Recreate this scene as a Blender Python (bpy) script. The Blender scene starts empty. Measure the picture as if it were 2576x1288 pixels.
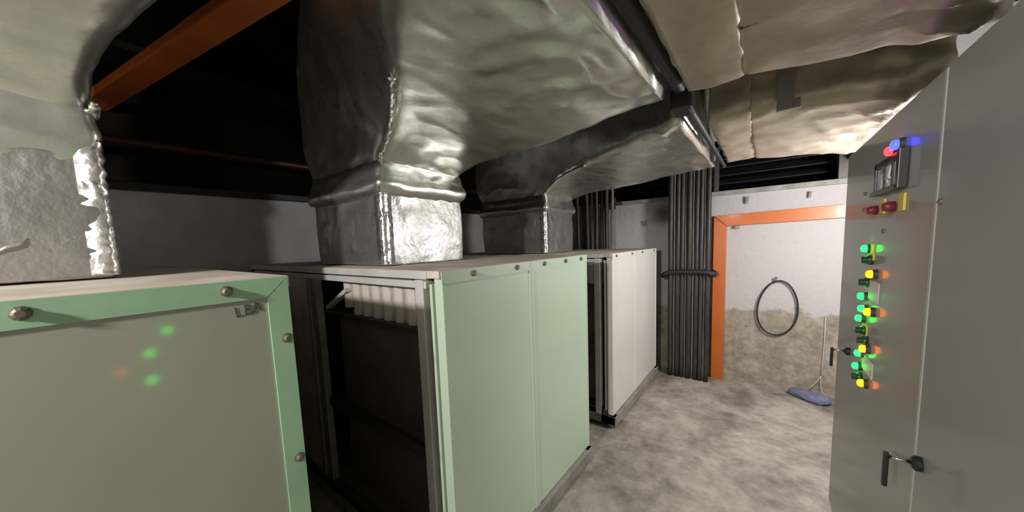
import bpy, bmesh, math, random
from mathutils import Vector, Matrix, noise

random.seed(7)
SC = bpy.context.scene
COL = SC.collection
R = math.radians

# ------------------------------------------------------------------ camera
W_PX, F_PX, CY_PX = 2576.0, 830.0, 692.0
yaw, pit, rol = R(-37.6), R(-5.5), R(-2.1)
fw = Vector((math.sin(yaw) * math.cos(pit), math.cos(yaw) * math.cos(pit), math.sin(pit)))
r0 = Vector((math.cos(yaw), -math.sin(yaw), 0)); u0 = r0.cross(fw)
rt = r0 * math.cos(rol) + u0 * math.sin(rol)
up = -r0 * math.sin(rol) + u0 * math.cos(rol)
cam = bpy.data.cameras.new('camera'); cam_o = bpy.data.objects.new('camera', cam); COL.objects.link(cam_o)
m = Matrix((rt, up, -fw)).transposed().to_4x4(); m.translation = Vector((0, 0, 1.5))
cam_o.matrix_world = m
cam.sensor_fit = 'HORIZONTAL'; cam.sensor_width = 36.0; cam.lens = 36.0 * F_PX / W_PX
cam.shift_y = (CY_PX - 644.0) / W_PX
cam.clip_start = 0.02
SC.camera = cam_o

# ------------------------------------------------------------------ world, lamps, exposure
wd = bpy.data.worlds.new('world'); SC.world = wd; wd.use_nodes = True
wd.node_tree.nodes['Background'].inputs[0].default_value = (0.9, 0.95, 1, 1)
wd.node_tree.nodes['Background'].inputs[1].default_value = 0.015

def area(name, loc, target, sx, sy, power, color):
    l = bpy.data.lights.new(name, 'AREA'); l.shape = 'RECTANGLE'; l.size = sx; l.size_y = sy
    l.energy = power; l.color = color
    o = bpy.data.objects.new(name, l); COL.objects.link(o); o.location = loc
    o.rotation_euler = (Vector(target) - Vector(loc)).to_track_quat('-Z', 'Y').to_euler()
    return o
def bulb(name, loc, radius, power, color):
    l = bpy.data.lights.new(name, 'POINT'); l.shadow_soft_size = radius; l.energy = power; l.color = color
    o = bpy.data.objects.new(name, l); COL.objects.link(o); o.location = loc
    return o
bulb('lamp_behind', (-0.62, -1.50, 2.09), 0.06, 185, (1, 0.965, 0.92))
bulb('lamp_aisle_end', (0.76, 2.76, 1.70), 0.14, 95, (1, 0.985, 0.97))

SC.view_settings.view_transform = 'Standard'; SC.view_settings.look = 'None'
SC.view_settings.exposure = 0.0; SC.view_settings.gamma = 1.0
SC.view_settings.use_curve_mapping = False
SC.cycles.use_denoising = True
SC.cycles.max_bounces = 8
SC.cycles.sample_clamp_indirect = 4.0

# ------------------------------------------------------------------ materials
def mat(name, color, rough=0.5, metal=0.0, var=0.0, vscale=4.0, bump=0.0, bscale=30.0, coat=0.0, spec=0.5, dirt=None, dirt_amt=0.0, cr_=0.12):
    mt = bpy.data.materials.new(name); mt.use_nodes = True
    nt = mt.node_tree; b = nt.nodes['Principled BSDF']
    b.inputs['Roughness'].default_value = rough; b.inputs['Metallic'].default_value = metal
    b.inputs['Specular IOR Level'].default_value = spec
    b.inputs['Coat Weight'].default_value = coat; b.inputs['Coat Roughness'].default_value = cr_
    tc = nt.nodes.new('ShaderNodeTexCoord')
    n = nt.nodes.new('ShaderNodeTexNoise'); n.inputs['Scale'].default_value = vscale; n.inputs['Detail'].default_value = 8
    nt.links.new(tc.outputs['Object'], n.inputs['Vector'])
    cr = nt.nodes.new('ShaderNodeValToRGB')
    d = dirt or tuple(c * (1 - var) for c in color)
    if dirt: d = tuple(color[i] * (1 - dirt_amt) + dirt[i] * dirt_amt for i in range(3))
    cr.color_ramp.elements[0].position = 0.35; cr.color_ramp.elements[0].color = (*d, 1)
    cr.color_ramp.elements[1].position = 0.62; cr.color_ramp.elements[1].color = (*color, 1)
    nt.links.new(n.outputs['Fac'], cr.inputs['Fac']); nt.links.new(cr.outputs['Color'], b.inputs['Base Color'])
    if bump > 0:
        n2 = nt.nodes.new('ShaderNodeTexNoise'); n2.inputs['Scale'].default_value = bscale; n2.inputs['Detail'].default_value = 6
        nt.links.new(tc.outputs['Object'], n2.inputs['Vector'])
        bp = nt.nodes.new('ShaderNodeBump'); bp.inputs['Strength'].default_value = bump; bp.inputs['Distance'].default_value = 0.02
        nt.links.new(n2.outputs['Fac'], bp.inputs['Height']); nt.links.new(bp.outputs['Normal'], b.inputs['Normal'])
    return mt

def foil(name, color, rough, metal, bump, dirt, wr=7.0):
    mt = bpy.data.materials.new(name); mt.use_nodes = True
    nt = mt.node_tree; b = nt.nodes['Principled BSDF']; L = nt.links.new
    b.inputs['Metallic'].default_value = metal
    tc = nt.nodes.new('ShaderNodeTexCoord')
    n = nt.nodes.new('ShaderNodeTexNoise'); n.inputs['Scale'].default_value = 5; n.inputs['Detail'].default_value = 9; n.inputs['Roughness'].default_value = 0.6
    L(tc.outputs['Object'], n.inputs['Vector'])
    cr = nt.nodes.new('ShaderNodeValToRGB')
    cr.color_ramp.elements[0].position = 0.33; cr.color_ramp.elements[0].color = (*dirt, 1)
    cr.color_ramp.elements[1].position = 0.6; cr.color_ramp.elements[1].color = (*color, 1)
    L(n.outputs['Fac'], cr.inputs['Fac']); L(cr.outputs['Color'], b.inputs['Base Color'])
    rr = nt.nodes.new('ShaderNodeMapRange'); rr.inputs[1].default_value = 0.3; rr.inputs[2].default_value = 0.7
    rr.inputs[3].default_value = rough + 0.12; rr.inputs[4].default_value = rough - 0.08
    L(n.outputs['Fac'], rr.inputs[0]); L(rr.outputs[0], b.inputs['Roughness'])
    w = nt.nodes.new('ShaderNodeTexNoise'); w.inputs['Scale'].default_value = wr; w.inputs['Detail'].default_value = 5; w.inputs['Distortion'].default_value = 0.6
    w.noise_type = 'RIDGED_MULTIFRACTAL'
    L(tc.outputs['Object'], w.inputs['Vector'])
    w2 = nt.nodes.new('ShaderNodeTexNoise'); w2.inputs['Scale'].default_value = 45; w2.inputs['Detail'].default_value = 3
    L(tc.outputs['Object'], w2.inputs['Vector'])
    b1 = nt.nodes.new('ShaderNodeBump'); b1.inputs['Strength'].default_value = bump; b1.inputs['Distance'].default_value = 0.012
    b2 = nt.nodes.new('ShaderNodeBump'); b2.inputs['Strength'].default_value = bump * 0.5; b2.inputs['Distance'].default_value = 0.006
    L(w.outputs['Fac'], b1.inputs['Height']); L(w2.outputs['Fac'], b2.inputs['Height']); L(b1.outputs['Normal'], b2.inputs['Normal'])
    L(b2.outputs['Normal'], b.inputs['Normal'])
    return mt

def glow(name, color, strength):
    mt = bpy.data.materials.new(name); mt.use_nodes = True
    b = mt.node_tree.nodes['Principled BSDF']
    b.inputs['Base Color'].default_value = (*color, 1); b.inputs['Roughness'].default_value = 0.2
    b.inputs['Emission Color'].default_value = (*color, 1); b.inputs['Emission Strength'].default_value = strength
    return mt

def floor_mat():
    mt = bpy.data.materials.new('rough_concrete'); mt.use_nodes = True
    nt = mt.node_tree; b = nt.nodes['Principled BSDF']; L = nt.links.new
    b.inputs['Roughness'].default_value = 0.85
    tc = nt.nodes.new('ShaderNodeTexCoord')
    def nz(s, d=8, dist=0.0):
        n = nt.nodes.new('ShaderNodeTexNoise'); n.inputs['Scale'].default_value = s; n.inputs['Detail'].default_value = d
        n.inputs['Distortion'].default_value = dist; n.inputs['Roughness'].default_value = 0.62; L(tc.outputs['Object'], n.inputs['Vector']); return n
    a = nz(3.2, 12, 0.35); c = nz(16, 9)
    r1 = nt.nodes.new('ShaderNodeValToRGB')
    e = r1.color_ramp.elements
    e[0].position = 0.34; e[0].color = (0.19, 0.165, 0.135, 1); e[1].position = 0.62; e[1].color = (0.46, 0.415, 0.36, 1)
    k = e.new(0.48); k.color = (0.34, 0.305, 0.26, 1)
    L(a.outputs['Fac'], r1.inputs['Fac'])
    mx = nt.nodes.new('ShaderNodeMixRGB'); mx.blend_type = 'OVERLAY'; mx.inputs[0].default_value = 0.55
    L(r1.outputs['Color'], mx.inputs[1]); L(c.outputs['Fac'], mx.inputs[2])
    L(mx.outputs[0], b.inputs['Base Color'])
    bp = nt.nodes.new('ShaderNodeBump'); bp.inputs['Strength'].default_value = 0.6; bp.inputs['Distance'].default_value = 0.02
    L(c.outputs['Fac'], bp.inputs['Height']); L(bp.outputs['Normal'], b.inputs['Normal'])
    return mt

def plaster_mat():
    """white limewash above, damp flaking brown render below about 0.75 m"""
    mt = bpy.data.materials.new('flaking_whitewash'); mt.use_nodes = True
    nt = mt.node_tree; b = nt.nodes['Principled BSDF']; L = nt.links.new
    b.inputs['Roughness'].default_value = 0.9
    tc = nt.nodes.new('ShaderNodeTexCoord')
    geo = nt.nodes.new('ShaderNodeNewGeometry')
    sp = nt.nodes.new('ShaderNodeSeparateXYZ'); L(geo.outputs['Position'], sp.inputs[0])
    def nz(s, d=7):
        n = nt.nodes.new('ShaderNodeTexNoise'); n.inputs['Scale'].default_value = s; n.inputs['Detail'].default_value = d
        n.inputs['Roughness'].default_value = 0.65; L(geo.outputs['Position'], n.inputs['Vector']); return n
    n1 = nz(4.5); n2 = nz(16); n3 = nz(2.0, 4)
    def mth(op, a, bb):
        q = nt.nodes.new('ShaderNodeMath'); q.operation = op
        for i, v in enumerate((a, bb)):
            if isinstance(v, (int, float)): q.inputs[i].default_value = v
            else: L(v, q.inputs[i])
        return q.outputs[0]
    h = mth('ADD', sp.outputs['Z'], mth('MULTIPLY', mth('SUBTRACT', n1.outputs['Fac'], 0.5), 0.34))
    mr = nt.nodes.new('ShaderNodeMapRange'); mr.inputs[1].default_value = 0.75; mr.inputs[2].default_value = 0.79
    L(h, mr.inputs[0])
    low = nt.nodes.new('ShaderNodeValToRGB'); e = low.color_ramp.elements
    e[0].position = 0.35; e[0].color = (0.19, 0.155, 0.115, 1); e[1].position = 0.66; e[1].color = (0.48, 0.445, 0.395, 1)
    k = e.new(0.5); k.color = (0.32, 0.28, 0.225, 1)
    L(mth('ADD', mth('MULTIPLY', n2.outputs['Fac'], 0.5), mth('MULTIPLY', n1.outputs['Fac'], 0.5)), low.inputs['Fac'])
    hi = nt.nodes.new('ShaderNodeValToRGB'); e = hi.color_ramp.elements
    e[0].position = 0.30; e[0].color = (0.45, 0.42, 0.395, 1); e[1].position = 0.44; e[1].color = (0.49, 0.465, 0.465, 1)
    L(n2.outputs['Fac'], hi.inputs['Fac'])
    mx = nt.nodes.new('ShaderNodeMixRGB'); L(mr.outputs[0], mx.inputs[0]); L(low.outputs['Color'], mx.inputs[1]); L(hi.outputs['Color'], mx.inputs[2])
    vd = nt.nodes.new('ShaderNodeVectorMath'); vd.operation = 'DISTANCE'; vd.inputs[1].default_value = (-0.90, 4.0, 1.76); L(geo.outputs['Position'], vd.inputs[0])
    st = nt.nodes.new('ShaderNodeMapRange'); st.inputs[1].default_value = 0.03; st.inputs[2].default_value = 0.17; st.inputs[3].default_value = 0.85; st.inputs[4].default_value = 0.0
    L(mth('ADD', vd.outputs['Value'], mth('MULTIPLY', mth('SUBTRACT', n1.outputs['Fac'], 0.5), 0.2)), st.inputs[0])
    m2 = nt.nodes.new('ShaderNodeMixRGB'); L(st.outputs[0], m2.inputs[0]); L(mx.outputs[0], m2.inputs[1]); m2.inputs[2].default_value = (0.09, 0.055, 0.035, 1)
    L(m2.outputs[0], b.inputs['Base Color'])
    bp = nt.nodes.new('ShaderNodeBump'); bp.inputs['Strength'].default_value = 0.5; bp.inputs['Distance'].default_value = 0.02
    L(n2.outputs['Fac'], bp.inputs['Height']); L(bp.outputs['Normal'], b.inputs['Normal'])
    return mt

M = {}
M['floor'] = floor_mat()
M['plaster'] = plaster_mat()
M['dark'] = mat('unlit_dark_concrete', (0.010, 0.0095, 0.009), 0.95, var=0.4, spec=0.05)  # concrete coloured near black to paint in the unlit upper space
M['black'] = mat('unlit_void_black', (0.010, 0.010, 0.010), 0.8, spec=0.1)  # black stands in for missing light in the opening and on the tray
M['grey_wall'] = mat('grey_concrete', (0.55, 0.54, 0.55), 0.7, var=0.25, vscale=2.5, bump=0.2)
M['room'] = mat('dull_plaster', (0.32, 0.30, 0.28), 0.9, var=0.2)
M['foil'] = foil('aluminium_foil_wrap', (0.74, 0.75, 0.70), 0.28, 0.90, 0.22, (0.58, 0.57, 0.51))
M['foil_satin'] = foil('satin_foil_wrap', (0.42, 0.415, 0.41), 0.42, 0.90, 0.7, (0.38, 0.36, 0.33))
M['foil_tan'] = foil('dusty_foil_wrap', (0.55, 0.49, 0.39), 0.42, 0.66, 0.30, (0.42, 0.365, 0.28))
M['foil_bright'] = foil('bright_foil_tape', (0.86, 0.85, 0.84), 0.26, 0.95, 0.8, (0.7, 0.68, 0.64), wr=22)
M['mint'] = mat('pale_enamel_green_cast', (0.63, 0.77, 0.60), 0.30, var=0.06, vscale=2, coat=0.25)  # pale enamel with the green lamps' cast mixed into its colour
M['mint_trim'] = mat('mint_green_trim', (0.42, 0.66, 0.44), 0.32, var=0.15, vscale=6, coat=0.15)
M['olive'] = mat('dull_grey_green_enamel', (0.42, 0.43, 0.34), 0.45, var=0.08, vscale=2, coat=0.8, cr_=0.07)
M['white'] = mat('off_white_enamel', (0.76, 0.74, 0.70), 0.35, var=0.06, vscale=3)
M['dusty_top'] = mat('dusty_cream_sheet', (0.74, 0.66, 0.58), 0.75, dirt=(0.48, 0.41, 0.34), dirt_amt=0.8, vscale=5)
M['alu'] = mat('aluminium_profile', (0.74, 0.72, 0.70), 0.42, metal=0.15, var=0.15, vscale=8)
M['alu_dark'] = mat('dull_steel_shaded_bars', (0.11, 0.106, 0.10), 0.5, metal=0.5, var=0.3)  # dull steel; on the lower frame bars it paints in shade
M['plinth'] = mat('dusty_galvanised_rail', (0.36, 0.34, 0.31), 0.7, metal=0.2, var=0.3, vscale=9)
M['filter'] = mat('filter_cloth', (0.66, 0.60, 0.53), 0.95, var=0.12, vscale=12, bump=0.3)
M['interior'] = mat('dark_liner', (0.17, 0.145, 0.12), 0.7, var=0.3)
M['bolt'] = mat('oxidised_bolt', (0.22, 0.19, 0.15), 0.5, metal=0.5)
M['orange'] = mat('orange_paint', (0.56, 0.135, 0.020), 0.40, var=0.12, vscale=3, coat=0.1)
M['orange_dirty'] = mat('grimy_orange_paint', (0.68, 0.17, 0.03), 0.4, var=0.3, vscale=3)
M['red_pipe'] = mat('dark_red_paint', (0.055, 0.008, 0.008), 0.5, var=0.3)
M['rubber'] = mat('black_rubber', (0.018, 0.018, 0.019), 0.55, var=0.4, vscale=6, bump=0.2)
M['cable'] = [mat('dusty_black_sheath', (0.022, 0.020, 0.020), 0.5, dirt=(0.055, 0.047, 0.042), dirt_amt=0.7, vscale=7),
              mat('charcoal_sheath', (0.048, 0.048, 0.052), 0.5, var=0.3, vscale=7),
              mat('brown_grey_sheath', (0.24, 0.20, 0.165), 0.6, var=0.3, vscale=7)]
M['cab_grey'] = mat('grey_cabinet_enamel', (0.30, 0.295, 0.285), 0.5, var=0.04, vscale=2, coat=0.35, cr_=0.10, spec=0.3)
M['seam'] = mat('pale_door_edge', (0.42, 0.41, 0.40), 0.4)
M['chrome'] = mat('chrome', (0.8, 0.8, 0.8), 0.12, metal=1.0)
M['black_plastic'] = mat('black_plastic', (0.02, 0.02, 0.021), 0.35)
M['yellow'] = mat('yellow_legend_plate', (0.72, 0.58, 0.10), 0.5)
M['maroon'] = mat('maroon_knob', (0.22, 0.03, 0.04), 0.4)
M['plate'] = mat('pale_label_plate', (0.62, 0.60, 0.58), 0.5)
M['dial'] = mat('meter_dial', (0.50, 0.50, 0.53), 0.15, coat=0.6)
M['needle'] = mat('white_marking', (0.85, 0.85, 0.85), 0.5)
M['blue_cloth'] = mat('faded_blue_plastic', (0.19, 0.20, 0.34), 0.6, var=0.2, vscale=9, bump=0.4)
M['cord'] = mat('white_flex', (0.50, 0.46, 0.41), 0.6)
M['ink'] = mat('marker_ink', (0.045, 0.06, 0.075), 0.7)
M['zinc'] = mat('dusty_zinc', (0.30, 0.28, 0.26), 0.5, metal=0.5)
M['green'] = glow('green_lamp', (0.004, 1.0, 0.04), 11)
M['amber'] = glow('amber_lamp', (1.0, 0.22, 0.003), 4.0)
M['blue'] = glow('blue_lamp', (0.012, 0.02, 1.0), 14)
M['red'] = glow('red_lamp', (1.0, 0.015, 0.02), 9)
M['green_off'] = mat('dark_green_button', (0.02, 0.07, 0.035), 0.2, coat=0.4)

# ------------------------------------------------------------------ helpers
WLOC = {}
def new_bm(): return bmesh.new()
def box(bm, x0, x1, y0, y1, z0, z1):
    v = [bm.verts.new((x, y, z)) for x in (x0, x1) for y in (y0, y1) for z in (z0, z1)]
    for f in ((0, 1, 3, 2), (4, 6, 7, 5), (0, 4, 5, 1), (2, 3, 7, 6), (0, 2, 6, 4), (1, 5, 7, 3)):
        bm.faces.new([v[i] for i in f])
    return v
def bar(bm, a, b, w, h, upv=(0, 0, 1)):
    """box of width w, height h along a-b"""
    a, b = Vector(a), Vector(b); d = (b - a).normalized(); s = d.cross(Vector(upv)).normalized(); t = s.cross(d)
    v = [bm.verts.new(p + s * i * w / 2 + t * j * h / 2) for p in (a, b) for i in (-1, 1) for j in (-1, 1)]
    for f in ((0, 1, 3, 2), (4, 6, 7, 5), (0, 4, 5, 1), (2, 3, 7, 6), (0, 2, 6, 4), (1, 5, 7, 3)):
        bm.faces.new([v[i] for i in f])
def tube(bm, pts, r, n=12, closed=False, radii=None):
    pts = [Vector(p) for p in pts]; rings = []
    N = len(pts); ref = None
    for i, p in enumerate(pts):
        a = pts[i - 1] if (i > 0 or closed) else p; b = pts[(i + 1) % N] if (i < N - 1 or closed) else p
        d = (b - a).normalized()
        if ref is None:
            ref = d.orthogonal().normalized()
        s = (ref - d * ref.dot(d)).normalized(); ref = s; t = d.cross(s)
        rr = radii[i] if radii else r
        rings.append([bm.verts.new(p + (s * math.cos(2 * math.pi * k / n) + t * math.sin(2 * math.pi * k / n)) * rr) for k in range(n)])
    for i in range(N if closed else N - 1):
        A, B = rings[i], rings[(i + 1) % N]
        for k in range(n):
            bm.faces.new((A[k], A[(k + 1) % n], B[(k + 1) % n], B[k]))
    if not closed:
        bm.faces.new(rings[0][::-1]); bm.faces.new(rings[-1])
def lathe(bm, base, axis, prof, n=20):
    """prof: list of (radius, distance along axis)"""
    base, axis = Vector(base), Vector(axis).normalized(); s = axis.orthogonal().normalized(); t = axis.cross(s); rings = []
    for r, h in prof:
        rings.append([bm.verts.new(base + axis * h + (s * math.cos(2 * math.pi * k / n) + t * math.sin(2 * math.pi * k / n)) * max(r, 1e-4)) for k in range(n)])
    for A, B in zip(rings, rings[1:]):
        for k in range(n):
            bm.faces.new((A[k], A[(k + 1) % n], B[(k + 1) % n], B[k]))
    bm.faces.new(rings[0][::-1]); bm.faces.new(rings[-1])
def empty(name, loc, label=None, cat=None, group=None):
    o = bpy.data.objects.new(name, None); COL.objects.link(o); o.location = loc; o.empty_display_size = 0.1
    WLOC[o.name] = Vector(loc); tag(o, label, cat, group); return o
def tag(o, label=None, cat=None, group=None, kind=None):
    if label: o['label'] = label
    if cat: o['category'] = cat
    if group: o['group'] = group
    if kind: o['kind'] = kind
    return o
def obj(name, bm, material, parent=None, bevel=0.0, smooth=False, label=None):
    bmesh.ops.recalc_face_normals(bm, faces=bm.faces[:])
    if bevel > 0:
        bmesh.ops.bevel(bm, geom=bm.edges[:], offset=bevel, segments=2, profile=0.6, affect='EDGES', clamp_overlap=True)
    lo = Vector([min(v.co[i] for v in bm.verts) for i in range(3)]); hi = Vector([max(v.co[i] for v in bm.verts) for i in range(3)])
    c = Vector(((lo.x + hi.x) / 2, (lo.y + hi.y) / 2, lo.z))
    bmesh.ops.translate(bm, verts=bm.verts[:], vec=-c)
    me = bpy.data.meshes.new(name); bm.to_mesh(me); bm.free()
    me.materials.append(material)
    if smooth:
        for p in me.polygons: p.use_smooth = True
    o = bpy.data.objects.new(name, me); COL.objects.link(o)
    WLOC[o.name] = c
    if parent:
        o.parent = parent; o.location = c - WLOC[parent.name]
    else: o.location = c
    if label: o['label'] = label
    return o
def boxes(name, lst, material, parent=None, bevel=0.0, label=None):
    bm = new_bm()
    for b in lst: box(bm, *b)
    return obj(name, bm, material, parent, bevel, label=label)
def struct(name, lst, material, bevel=0.0):
    return tag(boxes(name, lst, material, None, bevel), kind='structure')
def cr(P, t):
    """Catmull-Rom through list of Vectors, t in 0..len-1"""
    i = min(int(t), len(P) - 2); f = t - i
    p0 = P[max(i - 1, 0)]; p1 = P[i]; p2 = P[i + 1]; p3 = P[min(i + 2, len(P) - 1)]
    return 0.5 * ((2 * p1) + (p2 - p0) * f + (2 * p0 - 5 * p1 + 4 * p2 - p3) * f * f + (3 * p1 - p0 - 3 * p2 + p3) * f ** 3)
def rrect(n, rad):
    """points of a rounded unit square, walking near-in(0,0) -> far-in(1,0) -> far-out(1,1) -> near-out(0,1)"""
    out = []
    C = [((rad, rad), 180), ((1 - rad, rad), 270), ((1 - rad, 1 - rad), 0), ((rad, 1 - rad), 90)]
    for i, ((cx, cy), a0) in enumerate(C):
        for k in range(5):
            a = R(a0 + 90 * k / 4); out.append((cx + rad * math.cos(a), cy + rad * math.sin(a)))
        nx, ny = C[(i + 1) % 4][0]; a = R(a0 + 90)
        sx, sy = cx + rad * math.cos(a), cy + rad * math.sin(a); ex, ey = nx + rad * math.cos(a), ny + rad * math.sin(a)
        for k in range(1, n): out.append((sx + (ex - sx) * k / n, sy + (ey - sy) * k / n))
    return out
def loft(secs, n_path, n_side=14, rad=0.07, amp=0.006, seed=0.0, scale=5.0, amp_fn=None):
    """skin of a square tube through sections of four corners each, with crumpled foil relief"""
    bm = new_bm(); rings = []; K = len(secs)
    S = [[Vector(c) for c in s] for s in secs]; rr = rrect(n_side, rad)
    for i in range(n_path + 1):
        t = (K - 1) * i / n_path
        A, B, C, D = [cr([s[j] for s in S], t) for j in range(4)]
        rings.append([bm.verts.new(A * (1 - u) * (1 - v) + B * u * (1 - v) + C * u * v + D * (1 - u) * v) for u, v in rr])
    for a, b in zip(rings, rings[1:]):
        for k in range(len(rr)):
            bm.faces.new((a[k], a[(k + 1) % len(rr)], b[(k + 1) % len(rr)], b[k]))
    bm.faces.new(rings[0][::-1]); bm.faces.new(rings[-1])
    bmesh.ops.recalc_face_normals(bm, faces=bm.faces[:]); bm.normal_update()
    off = Vector((seed, seed * 1.7, -seed)); dis = []
    for v in bm.verts:
        p = v.co * scale + off
        q = 1 - 2 * abs(noise.noise(p)) ; q2 = noise.noise(p * 2.7 + Vector((9, 3, 1))); q3 = noise.noise(v.co * 1.6 + off)
        a = amp * (amp_fn(v.co) if amp_fn else 1.0)
        dis.append(v.normal * a * (0.7 * max(q, 0) ** 3 + 0.5 * q2 + 1.2 * q3))
    for v, d in zip(bm.verts, dis): v.co += d
    return bm

# ------------------------------------------------------------------ the room
struct('floor', [(-3.8, 2.4, -2.6, 4.9, -0.1, 0.0)], M['floor'])
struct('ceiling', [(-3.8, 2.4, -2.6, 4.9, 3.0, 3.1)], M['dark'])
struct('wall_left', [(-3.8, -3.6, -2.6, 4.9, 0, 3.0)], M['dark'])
struct('trim_1', [(-3.6, -3.2, -2.5, 4.0, 0, 1.92)], M['grey_wall'], 0.004)
struct('trim_3', [(-3.6, -3.16, -2.5, 4.0, 1.92, 1.97)], M['rubber'], 0.008)
struct('wall_right', [(2.2, 2.4, -2.6, 4.9, 0, 3.0)], M['room'])
struct('wall_front', [(-3.6, 2.2, -2.6, -2.45, 0, 3.0)], M['room'])
wb = new_bm(); box(wb, -3.6, 2.2, 4.0, 4.2, 0, 1.90); box(wb, 0.54, 2.2, 4.0, 4.2, 1.90, 3.0); box(wb, -3.6, -2.3, 4.0, 4.2, 1.9, 3.0)
box(wb, -2.3, 0.54, 4.0, 4.2, 2.45, 3.0)
tag(obj('wall_back', wb, M['plaster']), kind='structure')
struct('trim_2', [(-2.3, 0.54, 3.965, 4.2, 1.90, 1.945)], M['plinth'], 0.006)
w1 = tag(boxes('window_1', [(-2.3, 0.54, 4.75, 4.8, 1.90, 2.5), (-2.3, 0.54, 4.2, 4.75, 2.45, 2.5), (-2.3, 0.54, 4.2, 4.75, 1.85, 1.9),
                            (0.54, 0.58, 4.2, 4.75, 1.9, 2.5), (-2.34, -2.3, 4.2, 4.75, 1.9, 2.5)], M['black']), kind='structure')
boxes('window_frame', [(0.475, 0.54, 4.0, 4.14, 1.945, 2.45), (-0.44, -0.40, 4.02, 4.1, 1.945, 2.45), (-2.3, 0.475, 4.02, 4.1, 2.38, 2.45)], M['alu_dark'], w1, 0.004)
sb = new_bm()
for k in range(5):
    z = 1.99 + k * 0.085
    bar(sb, (-2.3, 4.3, z), (0.5, 4.3, z), 0.10, 0.012, (0, -0.5, 0.85))
obj('louver', sb, M['rubber'], w1)

# ------------------------------------------------------------------ air handling units
def bolt(parent, x, y, z, r=0.011):
    bm = new_bm(); lathe(bm, (x, y, z), (1, 0, 0), [(r * 1.3, 0), (r * 1.3, 0.003), (r, 0.004), (r, 0.010), (r * 0.6, 0.013)], 10)
    return obj('bolt', bm, M['bolt'], parent)

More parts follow.
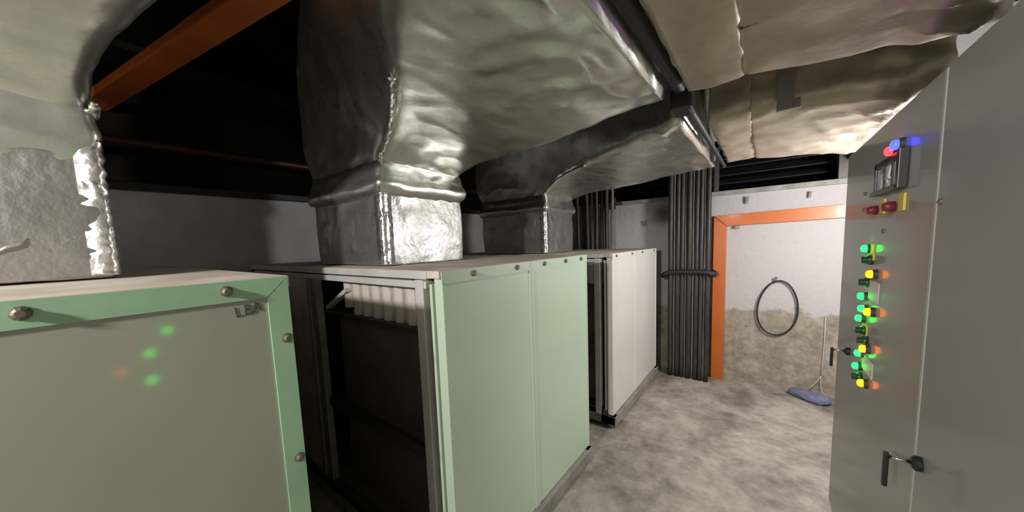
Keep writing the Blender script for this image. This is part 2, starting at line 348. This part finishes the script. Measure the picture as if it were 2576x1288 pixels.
def air_unit(y0, y1, zt, panel_m, trim_m, top_m, split, label, end_open=True):
    t = empty('air_handling_unit', (-2.0, (y0 + y1) / 2, 0), label, 'air handling unit', 'sheet metal air handling units along the left side')
    XF, XB = -0.92, -3.05
    boxes('top_panel', [(XB, XF - 0.003, y0, y1, zt - 0.028, zt)], top_m, t, 0.003, label='dusty cream top sheet')
    boxes('casing', [(XB, XB + 0.04, y0, y1, 0.1, zt - 0.028), (XB, XF - 0.05, y1 - 0.04, y1, 0.1, zt - 0.028), (XB, XF - 0.05, y0, y1, 0.10, 0.14),
                     (XB + 0.04, XF - 0.05, y0 + 0.62, y0 + 0.64, 0.14, zt - 0.028)], M['interior'], t)
    # front panels with a mitred border strip
    edges = [y0 + 0.005] + split + [y1 - 0.005]
    for a, b in zip(edges, edges[1:]):
        p = boxes('access_panel', [(XF - 0.045, XF, a + 0.006, b - 0.006, 0.105, zt - 0.03)], panel_m, t, 0.003)
        bw = 0.045
        bm = new_bm()
        def strip(q):
            lo = [bm.verts.new((XF, yy, zz)) for yy, zz in q]; hi = [bm.verts.new((XF + 0.004, yy, zz)) for yy, zz in q]
            bm.faces.new(lo[::-1]); bm.faces.new(hi)
            for i in range(4): bm.faces.new((lo[i], lo[(i + 1) % 4], hi[(i + 1) % 4], hi[i]))
        Z = zt - 0.002; g = 0.0012
        l_w = bw * 0.4 if a > y0 + 0.01 else (0.0 if panel_m is not M['olive'] else bw)
        r_w = bw if panel_m is M['olive'] else (0.018 if b < y1 - 0.01 else 0.010)
        strip([(a + g, Z), (b - g, Z), (b - r_w - g, Z - bw), (a + l_w + g, Z - bw)])
        strip([(b - 0.001, Z - g), (b - 0.001, 0.105), (b - r_w, 0.105), (b - r_w, Z - bw - g)])
        if l_w > 0: strip([(a + 0.001, Z - g), (a + l_w, Z - bw - g), (a + l_w, 0.105), (a + 0.001, 0.105)])
        obj('border_strip', bm, trim_m, t)
    # base
    boxes('base_rail', [(-1.02, -0.895, y0, y1, 0.03, 0.10), (XB, XB + 0.08, y0, y1, 0.03, 0.10), (XB, -0.9, y0, y0 + 0.06, 0.03, 0.10), (XB, -0.9, y1 - 0.06, y1, 0.03, 0.10)], M['plinth'], t, 0.004)
    for yy in (y0 + 0.06, (y0 + y1) / 2, y1 - 0.06):
        for xx in (-0.93, XB + 0.08):
            bm = new_bm(); box(bm, xx - 0.04, xx + 0.02, yy - 0.035, yy + 0.035, 0, 0.03); obj('foot', bm, M['bolt'], t, 0.003)
    if end_open:
        # open end facing the previous unit: aluminium rails and posts, some coloured darker as painted shade
        boxes('top_rail', [(XB, -0.99, y0 - 0.006, y0 + 0.04, zt - 0.032, zt - 0.003), (XB, -1.0, y0 + 0.0, y0 + 0.04, zt - 0.068, zt - 0.040)], M['alu'], t, 0.003)
        boxes('corner_post', [(-1.060, -1.012, y0 - 0.006, y0 + 0.04, 0.10, zt - 0.035)], M['alu'], t, 0.004)
        boxes('gasket_strip', [(-0.985, -0.972, y0 + 0.004, y0 + 0.03, 0.12, zt - 0.05)], trim_m, t, 0.002)
        boxes('bottom_rail', [(XB, -1.0, y0, y0 + 0.045, 0.10, 0.15)], M['alu_dark'], t, 0.003)
        boxes('cross_bar', [(-1.96, -1.03, y0 + 0.02, y0 + 0.05, 0.61, 0.665)], M['alu_dark'], t, 0.004)
        boxes('middle_post', [(-2.085, -2.060, y0 + 0.0, y0 + 0.04, 0.15, zt - 0.068), (-2.02, -1.975, y0 + 0.004, y0 + 0.04, 0.15, zt - 0.068)], M['plinth'], t, 0.003)
        boxes('blank_panel', [(-2.98, -2.085, y0 + 0.012, y0 + 0.03, 0.15, zt - 0.068)], M['dusty_top'], t, 0.002)
        # bag filters
        n = 8; x0, x1 = -1.80, -1.065; zz0, zz1 = zt - 0.245, zt - 0.07
        for k in range(n):
            a = x0 + (x1 - x0) * k / n; b = x0 + (x1 - x0) * (k + 1) / n; mid = (a + b) / 2
            bm = new_bm(); prof = [(a + 0.003, 0.10), (a + 0.012, 0.070), (mid, 0.058), (b - 0.012, 0.070), (b - 0.003, 0.10), (b - 0.003, 0.40), (a + 0.003, 0.40)]
            zb = zz0 + 0.03 * (k == 0)
            lo = [bm.verts.new((x, y0 + d, zb)) for x, d in prof]; hi = [bm.verts.new((x, y0 + d, zz1)) for x, d in prof]
            bm.faces.new(lo[::-1]); bm.faces.new(hi)
            for i in range(len(prof)): bm.faces.new((lo[i], lo[(i + 1) % len(prof)], hi[(i + 1) % len(prof)], hi[i]))
            obj('filter_bag', bm, M['filter'], t)
        bm = new_bm(); bar(bm, (-1.96, y0 + 0.06, zt - 0.235), (-1.72, y0 + 0.06, zt - 0.12), 0.03, 0.02); obj('filter_clip', bm, M['filter'], t)
        boxes('filter_tray', [(-1.97, -1.06, y0 + 0.045, y0 + 0.42, zt - 0.262, zt - 0.247)], M['alu_dark'], t, 0.002)
        boxes('inner_plate', [(-1.97, -1.06, y0 + 0.12, y0 + 0.135, 0.15, zt - 0.262)], M['interior'], t)
    return t

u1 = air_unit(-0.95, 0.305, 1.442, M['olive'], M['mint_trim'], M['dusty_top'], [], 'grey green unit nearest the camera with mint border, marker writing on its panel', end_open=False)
u2 = air_unit(0.77, 1.995, 1.410, M['mint'], M['mint'], M['dusty_top'], [1.345], 'middle unit with open filter end and two tall panels, green lamp cast in its colour')
u3 = air_unit(2.435, 3.72, 1.395, M['white'], M['white'], M['dusty_top'], [3.03], 'off-white farthest unit beside the cable bundle')
for y, z in ((0.183, 1.4195), (-0.065, 1.4195), (0.285, 1.292), (0.285, 0.985)): bolt(u1, -0.917, y, z, 0.009)
for y in (0.94, 1.23, 1.47, 1.70, 1.90): bolt(u2, -0.917, y, 1.388, 0.010)
for y in (2.52, 2.9, 3.2, 3.6): bolt(u3, -0.917, y, 1.374, 0.009)
# marker writing on the nearest panel
bm = new_bm()
strokes = [[(.194, 1.382), (.197, 1.360), (.208, 1.363)],
           [(.212, 1.383), (.2125, 1.362)], [(.2105, 1.384), (.220, 1.384), (.2205, 1.376), (.2145, 1.374), (.222, 1.371), (.222, 1.364), (.2125, 1.362)],
           [(.232, 1.388), (.224, 1.362)], [(.228, 1.363), (.2365, 1.386), (.2415, 1.366)], [(.2315, 1.373), (.2405, 1.374)]]
for s in strokes:
    for a, b in zip(s, s[1:]):
        bar(bm, (-0.9195, *a), (-0.9195, *b), 0.0012, 0.0018, (1, 0, 0))
obj('handwriting', bm, M['ink'], u1, label='faded black marker letters')

# ------------------------------------------------------------------ foil ducts rising from the units
def riser_duct(label, dx, yn, yf, yn_end, yf_end, zb, seed, fe=1.0, fz=0.0, amin=-9.0, bmax=9.0, tape=(0.25, 3.6)):
    t = empty('foil_duct', (-1.83 + dx, (yn + yf) / 2, zb), label, 'air duct', 'foil wrapped ducts rising from the units')
    def sec(xi_n, zi_n, xi_f, zi_f, xo, zo, f, e=0.0):
        a = yn + (yn_end - yn) * f - e; b = yf + (yf_end - yf) * f + e
        a = max(a, amin); b = min(b, bmax); fo = f * 0.85
        ao = max(yn + (yn_end - yn) * fo - e, amin); bo = min(yf + (yf_end - yf) * fo + e, bmax)
        return [(xi_n + dx + e, a, zi_n), (xi_f + dx + e, b, zi_f), (xo + dx - e, bo, zo), (xo + dx - e, ao, zo)]
    S = lambda z, e=0.0: sec(-1.46, z, -1.46, z, -2.2, z, 0, e)
    collar = loft([S(zb + 0.002, 0.0), S(zb + 0.02), S(1.58, 0.004), S(1.74), S(1.775, 0.004)], 28, 14, 0.03, 0.006, seed, 7)
    obj('collar', collar, M['foil_satin'], t, smooth=True)
    fl = loft([S(1.755, -0.004), S(1.775 + fz, 0.020 * fe), S(1.805 + fz, 0.030 * fe), S(1.84 + fz, 0.018 * fe), S(1.875 + fz, 0.012 * fe), S(1.915 + fz, 0.000)], 20, 14, 0.04, 0.010, seed + 3, 9)
    obj('flange_wrap', fl, M['foil'], t, smooth=True)
    secs = [S(1.88, -0.006),
            sec(-1.45, 1.93, -1.45, 1.90, -2.30, 2.07, 0),
            sec(-1.33, 2.00, -1.29, 1.945, -2.25, 2.35, 0.04),
            sec(-1.15, 2.03, -1.08, 1.955, -2.02, 2.54, 0.17),
            sec(-0.90, 2.03, -0.80, 1.968, -1.55, 2.63, 0.39),
            sec(-0.62, 2.03, -0.55, 2.00, -0.95, 2.65, 0.65),
            sec(-0.33 - dx, 2.02, -0.33 - dx, 2.025, -0.33 - dx, 2.65, 1.0)]
    el = loft(secs, 110, 30, 0.06, 0.005, seed + 7, 4.5, amp_fn=lambda c: 1 + 2.6 * max(0, min(1, (c.x + 0.80) / 0.4)))
    obj('elbow', el, M['foil'], t, smooth=True)
    j0 = 0 if yn > 0.3 else 1
    bm = new_bm(); N = [Vector(q[j0]) for q in secs]; pts = []; rad = []
    for i in range(90):
        p = cr(N, tape[0] + tape[1] * i / 89); nn = noise.noise(p * 26); n2 = noise.noise(p * 60 + Vector((3, 1, 2)))
        inw = (Vector(secs[2][2]) - Vector(secs[2][0])).normalized() * 0.012
        pts.append(p + inw + Vector((n2, nn, noise.noise(p * 33))) * 0.005); rad.append(0.010 + 0.005 * nn + 0.004 * n2)
    tube(bm, pts, 0.01, 8, radii=rad)
    obj('seam_tape', bm, M['foil'], t, smooth=True)
    # taped near corner of the collar, shiny
    yc = yn if yn > 0.3 else yf
    bm = new_bm(); sgn = -1 if yc == yn else 1
    prev = None
    for i in range(81):
        z = zb + 0.004 + (1.785 + fz - zb) * i / 80
        j = lambda k: 0.0045 * noise.noise(Vector((z * 55, k * 3.1, seed)))
        xs = -1.46 + dx + 0.009; yy = yc + sgn * 0.009
        pts = [(xs - 0.055, yy + j(0), z), (xs - 0.012, yy + sgn * 0.003 + j(1), z), (xs + j(2), yy - sgn * 0.002 + j(2), z), (xs + 0.003 + j(3), yy - sgn * 0.012, z), (xs + j(4), yy - sgn * 0.05, z)]
        row = [bm.verts.new(p) for p in pts]
        if prev:
            for k in range(4): bm.faces.new((prev[k], prev[k + 1], row[k + 1], row[k]))
        prev = row
    tp = obj('corner_tape', bm, M['foil_bright'], t, smooth=True, label='bright crinkled foil tape')
    md = tp.modifiers.new('thick', 'SOLIDIFY'); md.thickness = 0.004
    return t
riser_duct('foil duct on the nearest unit, cut off by the left edge of the photo', 0.0, -0.52, 0.055, -0.62, 0.33, 1.449, 1.0, 0.45, 0.03, bmax=0.20, tape=(0.35, 0.9))
d0 = bpy.data.objects['foil_duct']
bm = new_bm(); tube(bm, [(-1.452, -0.135, 1.512), (-1.446, -0.105, 1.535), (-1.448, -0.088, 1.540), (-1.452, -0.074, 1.556)], 0.003, 8, radii=[0.001, 0.0035, 0.003, 0.001])
obj('foil_tear', bm, M['foil_bright'], d0, smooth=True, label='bright torn crease in the foil')
riser_duct('large foil duct rising from the middle unit and sweeping over the aisle', 0.0, 0.90, 1.42, 0.17, 1.45, 1.414, 11.0, amin=0.40)
riser_duct('foil duct standing on the farthest unit, behind the large one', -0.09, 2.52, 3.05, 1.72, 3.03, 1.399, 23.0)

# ------------------------------------------------------------------ ducts crossing above the right cabinet
def cross_duct(label, ya, yb, fold, seed, xe, nseg):
    t = empty('cross_duct', (0.6, (ya + yb) / 2, 2.0), label, 'air duct')
    def s(x, sag=0.0, e=0.0):
        return [(x, ya - e, 2.045 - sag * 0.3), (x, yb + e, 2.03 - sag), (x, yb + e, 2.6), (x, ya - e, 2.6)]
    a = loft([s(-0.235), s(-0.16, 0.0, .003), s(-0.085, -0.004), s(-0.07, -0.02, -0.01)], 14, 22, 0.06, 0.010, seed, 5)
    obj('wrap_sleeve', a, M['foil_tan'], t, smooth=True)
    b = loft([s(-0.075, -0.012, -0.004), s(-0.05, 0.002), s(0.1, 0.022), s(0.25, 0.03), s(xe - 0.08, 0.045), s(xe - 0.02, 0.03, -.01), s(xe, -0.01, -0.04)], nseg, 30, 0.06, 0.013, seed + 5, 4.5,
             amp_fn=lambda c: 0.8 + 2.4 * max(0, min(1, (c.x - 0.15) / 0.25)))
    obj('insulation_wrap', b, M['foil_tan'], t, smooth=True)
    if fold:
        bm = new_bm(); pts = [(-0.07 + 0.07 * i, fold + 0.01 * noise.noise(Vector((i * .7, 1, 2))), 2.037 - 0.002 * i * .3 + 0.004 * noise.noise(Vector((i, 5, 2)))) for i in range(8)]
        tube(bm, pts, 0.006, 8); obj('wrap_seam', bm, M['alu_dark'], t, smooth=True)
    return t
cross_duct('dusty tan foil duct crossing overhead, nearest above the right cabinet', 0.30, 1.45, 1.10, 31.0, 0.41, 40)
d2 = cross_duct('dusty tan foil duct crossing overhead, just in front of the end wall', 1.90, 2.98, None, 47.0, 0.48, 42)
boxes('side_bracket', [(0.02, 0.075, 1.872, 1.892, 2.02, 2.30), (0.075, 0.10, 1.872, 1.892, 2.02, 2.06)], M['zinc'], d2, 0.003)

# black insulated pipe slung between the ducts
bm = new_bm(); tube(bm, [(-0.285, -1.0 + 0.1 * i, 2.075 + 0.004 * noise.noise(Vector((i * .5, 0, 0)))) for i in range(27)], 0.021, 14)
pp = tag(obj('insulated_pipe', bm, M['rubber'], smooth=True), 'black insulated pipe running between the foil ducts over the aisle', 'pipe')
bm = new_bm(); tube(bm, [(-0.270, 1.50 + 0.1 * i, 2.035) for i in range(17)], 0.013, 10); obj('thin_pipe', bm, M['rubber'], pp, smooth=True)
boxes('pipe_clamp', [(-0.325, -0.245, 1.50, 1.60, 2.00, 2.09)], M['black_plastic'], pp, 0.012)

# ------------------------------------------------------------------ orange steel
def chan(name, a, b, w, h, upv, m_, parent=None):
    bm = new_bm(); bar(bm, a, b, w, h, upv); return obj(name, bm, m_, parent, 0.004)
t = empty('orange_cable_trunking', (-0.38, 3.95, 0), 'bright orange steel trunking framing the whitewashed end wall', 'trunking')
bm = new_bm()
def prism(bm, q, y0, y1):
    lo = [bm.verts.new((x, y0, z)) for x, z in q]; hi = [bm.verts.new((x, y1, z)) for x, z in q]
    bm.faces.new(lo); bm.faces.new(hi[::-1])
    for i in range(len(q)): bm.faces.new((lo[i], lo[(i + 1) % len(q)], hi[(i + 1) % len(q)], hi[i]))
prism(bm, [(-0.425, 0.0), (-0.315, 0.0), (-0.315, 1.590), (-0.425, 1.697)], 3.955, 3.998); obj('upright', bm, M['orange'], t, 0.003)
bm = new_bm(); prism(bm, [(-0.423, 1.700), (-0.313, 1.593), (0.60, 1.615), (0.60, 1.728)], 3.955, 3.998); obj('lintel', bm, M['orange'], t, 0.003)
boxes('end_upright', [(0.555, 0.62, 3.955, 3.998, 1.73, 2.42)], M['orange'], t, 0.003)
oc = chan('orange_conduit', (0.575, 3.95, 2.12), (0.565, 2.1, 2.09), 0.09, 0.07, (0, 0, 1), M['orange'])
tag(oc, 'orange channel running towards the camera above the grey cabinet', 'trunking')
tg = empty('orange_steel_channel', (-2.4, 0.4, 2.45), 'grimy orange steel channel high up in the dark, upper left', 'steel channel')
chan('channel_web', (-1.45, 0.567, 2.50), (-3.58, 0.15, 2.50), 0.12, 0.012, (0, 0, 1), M['orange_dirty'], tg)
chan('channel_lip', (-1.45, 0.626, 2.52), (-3.58, 0.209, 2.52), 0.008, 0.04, (0, 0, 1), M['orange_dirty'], tg)
chan('channel_lip', (-1.45, 0.508, 2.52), (-3.58, 0.091, 2.52), 0.008, 0.04, (0, 0, 1), M['orange_dirty'], tg)
bm = new_bm(); tube(bm, [(-3.18, -2.0 + 0.3 * i, 2.22) for i in range(21)], 0.03, 12)
tag(obj('sprinkler_pipe', bm, M['red_pipe'], smooth=True), 'dark red pipe along the shadowy left wall', 'pipe')
tr = empty('cable_tray', (-3.35, 1, 2.66), 'cable tray, gloom painted into its colour, high on the left wall under the ceiling', 'cable tray')
boxes('tray_floor', [(-3.58, -3.12, -2.4, 3.9, 2.66, 2.675)], M['black'], tr)
boxes('tray_side', [(-3.128, -3.12, -2.4, 3.9, 2.675, 2.76)], M['black'], tr)

# ------------------------------------------------------------------ vertical pipes by the end wall
def cable_run(x, y, z1, r, mi, lean, label, group, seed):
    bm = new_bm()
    pts = []
    for i in range(19):
        f = i / 18; z = f * z1
        pts.append((x + lean * f + 0.012 * noise.noise(Vector((z * 1.3, 7, 0))) + 0.003 * noise.noise(Vector((z * 3, seed, 0))), y + 0.004 * noise.noise(Vector((z * 1.1, 0, seed))), z))
    tube(bm, pts, r, 12)
    return tag(obj('cable_pipe', bm, M['cable'][mi], smooth=True), label, 'pipe', group)
LB1 = 'dark insulated pipe in the tall bundle standing beside the orange trunking'
LB2 = 'dark insulated pipe in the bundle behind the farthest unit'
row = [(-0.797, .024, 0), (-0.761, .009, 2), (-0.727, .022, 0), (-0.684, .018, 1), (-0.655, .008, 2), (-0.620, .024, 0), (-0.585, .009, 2), (-0.553, .021, 0), (-0.512, .018, 1), (-0.484, .007, 2), (-0.453, .022, 0)]
for i, (x, r, mi) in enumerate(row):
    cable_run(x, 3.815 - r * 0.3, 2.50, r, mi, 0.0, LB1, 'pipes bundled by the orange trunking', i * 3.3)
for i in range(8):
    cable_run(-0.785 + 0.046 * i, 3.862, 2.50, 0.019, (0, 1)[i % 2], 0.0, LB1, 'pipes bundled by the orange trunking', 50 + i * 2.2)
for i in range(8):
    cable_run(-1.86 + 0.054 * i, 3.87 + 0.02 * (i % 2), 2.46, (0.024, 0.02, 0.026, 0.018)[i % 4], (0, 1, 0, 2)[i % 4], -0.05 + 0.012 * i, LB2, 'pipes bundled behind the farthest unit', 90 + i * 2.2)
bm = new_bm(); pts = []
for i in range(40):
    a = 2 * math.pi * i / 40
    c, s = math.cos(a), math.sin(a)
    pts.append((-0.630 + 0.238 * math.copysign(abs(c) ** 0.4, c), 3.836 + 0.084 * math.copysign(abs(s) ** 0.4, s), 1.125 - 0.02 * math.cos(2 * a) + 0.012 * c))
tube(bm, pts, 0.026, 12, closed=True)
tag(obj('tie_hose', bm, M['rubber'], smooth=True), 'thick black hose tied around the tall pipe bundle', 'hose')

# ------------------------------------------------------------------ things on the end wall and floor
bm = new_bm(); pts = []
for i in range(64):
    a = 2 * math.pi * i / 64; c, s = math.cos(a), math.sin(a)
    rx = 0.150 * (1 - 0.10 * s); pts.append((0.105 + rx * c + 0.012 * s, 3.972, 0.795 + 0.262 * s))
tube(bm, pts, 0.0075, 10, closed=True)
tag(obj('hose_ring', bm, M['rubber'], smooth=True), 'black hose loop hanging on the whitewashed wall', 'hose')
def hook(x, z, label, s=1.0):
    bm = new_bm(); bar(bm, (x - 0.008 * s, 3.985, z - 0.03 * s), (x + 0.004 * s, 3.96, z + 0.035 * s), 0.022 * s, 0.012 * s, (0, 1, 0)); bar(bm, (x - 0.007 * s, 3.975, z - 0.025 * s), (x - 0.007 * s, 4.0, z - 0.025 * s), 0.014 * s, 0.012 * s)
    return tag(obj('wall_hook', bm, M['zinc'], None, 0.002), label, 'hook')
hook(0.085, 1.062, 'bent metal hook holding the black hose loop', 0.9)
hook(-0.155, 1.83, 'rusty metal hook stub left of the two above the orange lintel')
hook(0.30, 1.83, 'rusty metal hook stub right of the two above the orange lintel', 0.8)
hook(-1.10, 1.67, 'rusty metal hook stub on the wall left of the tall pipe bundle', 0.9)
bm = new_bm(); box(bm, -0.245, -0.205, 3.955, 4.0, 1.565, 1.592); tag(obj('wall_clip', bm, M['zinc'], None, 0.003), 'small metal clip tucked under the orange lintel', 'clip')
bm = new_bm(); box(bm, -1.46, -1.36, 3.94, 4.0, 1.905, 1.935); box(bm, -1.475, -1.45, 3.90, 4.0, 1.86, 2.0)
tag(obj('pipe_bracket', bm, M['alu_dark'], None, 0.004), 'dark steel bracket on the wall beside the rear pipe bundle', 'bracket')
ct = empty('white_flex', (0.45, 3.98, 0.05), 'thin white cable running down the end wall to the floor corner', 'cable')
bm = new_bm(); tube(bm, [(0.445, 3.99, 0.74), (0.445, 3.985, 0.5), (0.440, 3.985, 0.3), (0.435, 3.98, 0.2)], 0.0045, 8); obj('strand', bm, M['cord'], ct, smooth=True)
bm = new_bm(); tube(bm, [(0.435, 3.98, 0.2), (0.41, 3.96, 0.15), (0.375, 3.94, 0.10), (0.35, 3.93, 0.075)], 0.0035, 8); obj('strand', bm, M['cord'], ct, smooth=True)
bm = new_bm(); tube(bm, [(0.435, 3.98, 0.2), (0.435, 3.97, 0.12), (0.445, 3.95, 0.06), (0.48, 3.93, 0.03), (0.50, 3.90, 0.012), (0.47, 3.86, 0.008)], 0.0035, 8); obj('strand', bm, M['cord'], ct, smooth=True)
# folded blue bag
bm = new_bm(); bmesh.ops.create_icosphere(bm, subdivisions=4, radius=1.0)
for v in bm.verts:
    p = v.co.copy(); sq = lambda k, e: math.copysign(abs(k) ** e, k); q = Vector((sq(p.x, 0.7) * 0.150, sq(p.y, 0.6) * 0.062 * (1 + 0.25 * p.x), sq(p.z, 0.8) * 0.036))
    q.z *= 1 + 0.35 * p.x
    q += Vector((0, 0, 1)) * 0.010 * noise.noise(p * 2.3) + p * 0.012 * noise.noise(p * 3.1 + Vector((4, 0, 0)))
    a = R(-28); v.co = Vector((0.345 + q.x * math.cos(a) - q.y * math.sin(a), 3.86 + q.x * math.sin(a) + q.y * math.cos(a), max(q.z + 0.036, 0.001)))
tag(obj('plastic_bag', bm, M['blue_cloth'], smooth=True), 'crumpled blue plastic bag on the floor by the end wall', 'bag')

# ------------------------------------------------------------------ right: electrical cabinet
X = 0.30
cb = empty('control_cabinet', (0.6, 1.0, 0), 'tall grey electrical cabinet with lit pilot lamps on the right', 'electrical cabinet')
boxes('body', [(X + 0.02, 0.95, -0.6, 2.255, 0.10, 1.86)], M['cab_grey'], cb, 0.006)
boxes('plinth', [(X + 0.03, 0.93, -0.58, 2.24, 0.0, 0.10)], M['black_plastic'], cb)
for a, b in ((1.176, 2.25), (0.0, 1.168), (-0.59, -0.008)):
    boxes('door', [(X, X + 0.02, a, b, 0.115, 1.845)], M['cab_grey'], cb, 0.004)
boxes('door_edge', [(X - 0.0015, X + 0.004, 1.1665, 1.1775, 0.12, 1.84)], M['seam'], cb, label='pale worn edge between the doors')
def handle(y, z):
    bm = new_bm(); lathe(bm, (X, y, z), (-1, 0, 0), [(0.017, 0), (0.017, 0.010), (0.011, 0.016)], 16)
    h = obj('handle', bm, M['black_plastic'], cb, smooth=False)
    bm = new_bm(); tube(bm, [(X - 0.012, y, z), (X - 0.052, y, z)], 0.0045, 10); obj('spindle', bm, M['chrome'], h, smooth=True, label='chrome spindle')
    boxes('grip', [(X - 0.060, X - 0.050, y - 0.006, y + 0.006, z - 0.075, z + 0.010)], M['black_plastic'], h, 0.003)
handle(1.130, 0.958); handle(1.965, 0.985)
def pilot(y, z, mname, r=0.0125, deep=0.018):
    y *= 1.07; z = 1.5 + (z - 1.5) * 1.07
    bm = new_bm(); lathe(bm, (X, y, z), (-1, 0, 0), [(r * 1.25, 0), (r * 1.25, 0.008), (r * 1.05, 0.011)], 18)
    p = obj('pilot_lamp', bm, M['alu_dark'], cb, smooth=False)
    bm = new_bm(); lathe(bm, (X - 0.009, y, z), (-1, 0, 0), [(r, 0), (r, deep * 0.45), (r * 0.85, deep * 0.8), (r * 0.45, deep * 0.95), (0.001, deep)], 18)
    obj('lens', bm, M[mname], p, smooth=True, label={'green': 'green lens', 'amber': 'amber lens', 'blue': 'blue lens', 'red': 'red lens', 'green_off': 'unlit dark lens'}[mname])
def push(y, z):
    y *= 1.06; z = 1.5 + (z - 1.5) * 1.06
    bm = new_bm(); lathe(bm, (X, y, z), (-1, 0, 0), [(0.018, 0), (0.018, 0.012), (0.013, 0.016), (0.013, 0.026), (0.010, 0.029)], 16)
    obj('push_button', bm, M['green_off'], cb, smooth=True)
for y, z in ((1.604, 1.439), (1.611, 1.276), (1.594, 1.236), (1.625, 1.197), (1.603, 1.078), (1.626, 1.025)): pilot(y, z, 'green')
for y, z in ((1.513, 1.361), (1.511, 1.240), (1.540, 1.111), (1.536, 0.995)): pilot(y, z, 'amber', 0.0135)
for y, z in ((1.590, 1.402), (1.612, 1.324), (1.613, 1.157), (1.585, 1.128), (1.632, 0.985)): push(y, z)
pilot(1.392, 1.716, 'red', 0.014); pilot(1.339, 1.722, 'blue', 0.014)
# lamps of the nearer door (mirrored in the nearest unit's panel)
for y, z, c in ((0.192, 1.189, 'green'), (0.135, 1.106, 'green'), (0.130, 0.994, 'green'), (0.053, 1.054, 'amber')): pilot(y, z, c, 0.02)
boxes('label_plate', [(X - 0.003, X, 1.575, 1.70, 1.258, 1.325)], M['plate'], cb); boxes('label_plate', [(X - 0.003, X, 1.585, 1.73, 0.995, 1.05)], M['plate'], cb)
boxes('legend_plate', [(X - 0.004, X, 1.665, 1.715, 1.395, 1.452)], M['yellow'], cb); boxes('legend_plate', [(X - 0.004, X, 1.69, 1.75, 1.10, 1.158)], M['yellow'], cb)
for y in (1.585, 1.395):
    s_ = boxes('selector_switch', [(X - 0.006, X, y - 0.022, y + 0.022, 1.55, 1.598)], M['yellow'], cb, 0.002)
    bm = new_bm(); lathe(bm, (X - 0.006, y + 0.05, 1.566), (-1, 0, 0), [(0.015, 0), (0.014, 0.018), (0.010, 0.026)], 14); obj('knob', bm, M['maroon'], s_, smooth=True)
mt_ = boxes('panel_meter', [(X - 0.02, X, 1.385, 1.675, 1.612, 1.626), (X - 0.02, X, 1.372, 1.398, 1.612, 1.72), (X - 0.012, X, 1.655, 1.675, 1.626, 1.72), (X - 0.012, X, 1.385, 1.675, 1.70, 1.72)], M['black_plastic'], cb, 0.002)
boxes('dial', [(X - 0.006, X, 1.398, 1.655, 1.626, 1.70)], M['dial'], mt_)
boxes('divider', [(X - 0.010, X - 0.006, 1.475, 1.488, 1.626, 1.70), (X - 0.010, X - 0.006, 1.560, 1.573, 1.626, 1.70)], M['black_plastic'], mt_)
bm = new_bm(); bar(bm, (X - 0.009, 1.53, 1.645), (X - 0.009, 1.50, 1.69), 0.006, 0.004, (1, 0, 0)); bar(bm, (X - 0.009, 1.545, 1.655), (X - 0.009, 1.50, 1.655), 0.006, 0.004, (1, 0, 0)); obj('needle', bm, M['needle'], mt_)
for y, z in ((1.147, 1.556), (1.575, 1.495), (1.86, 1.64), (1.86, 1.58)):
    bm = new_bm(); lathe(bm, (X, y, z), (-1, 0, 0), [(0.007, 0), (0.007, 0.003), (0.004, 0.005)], 10); obj('screw', bm, M['bolt'], cb)
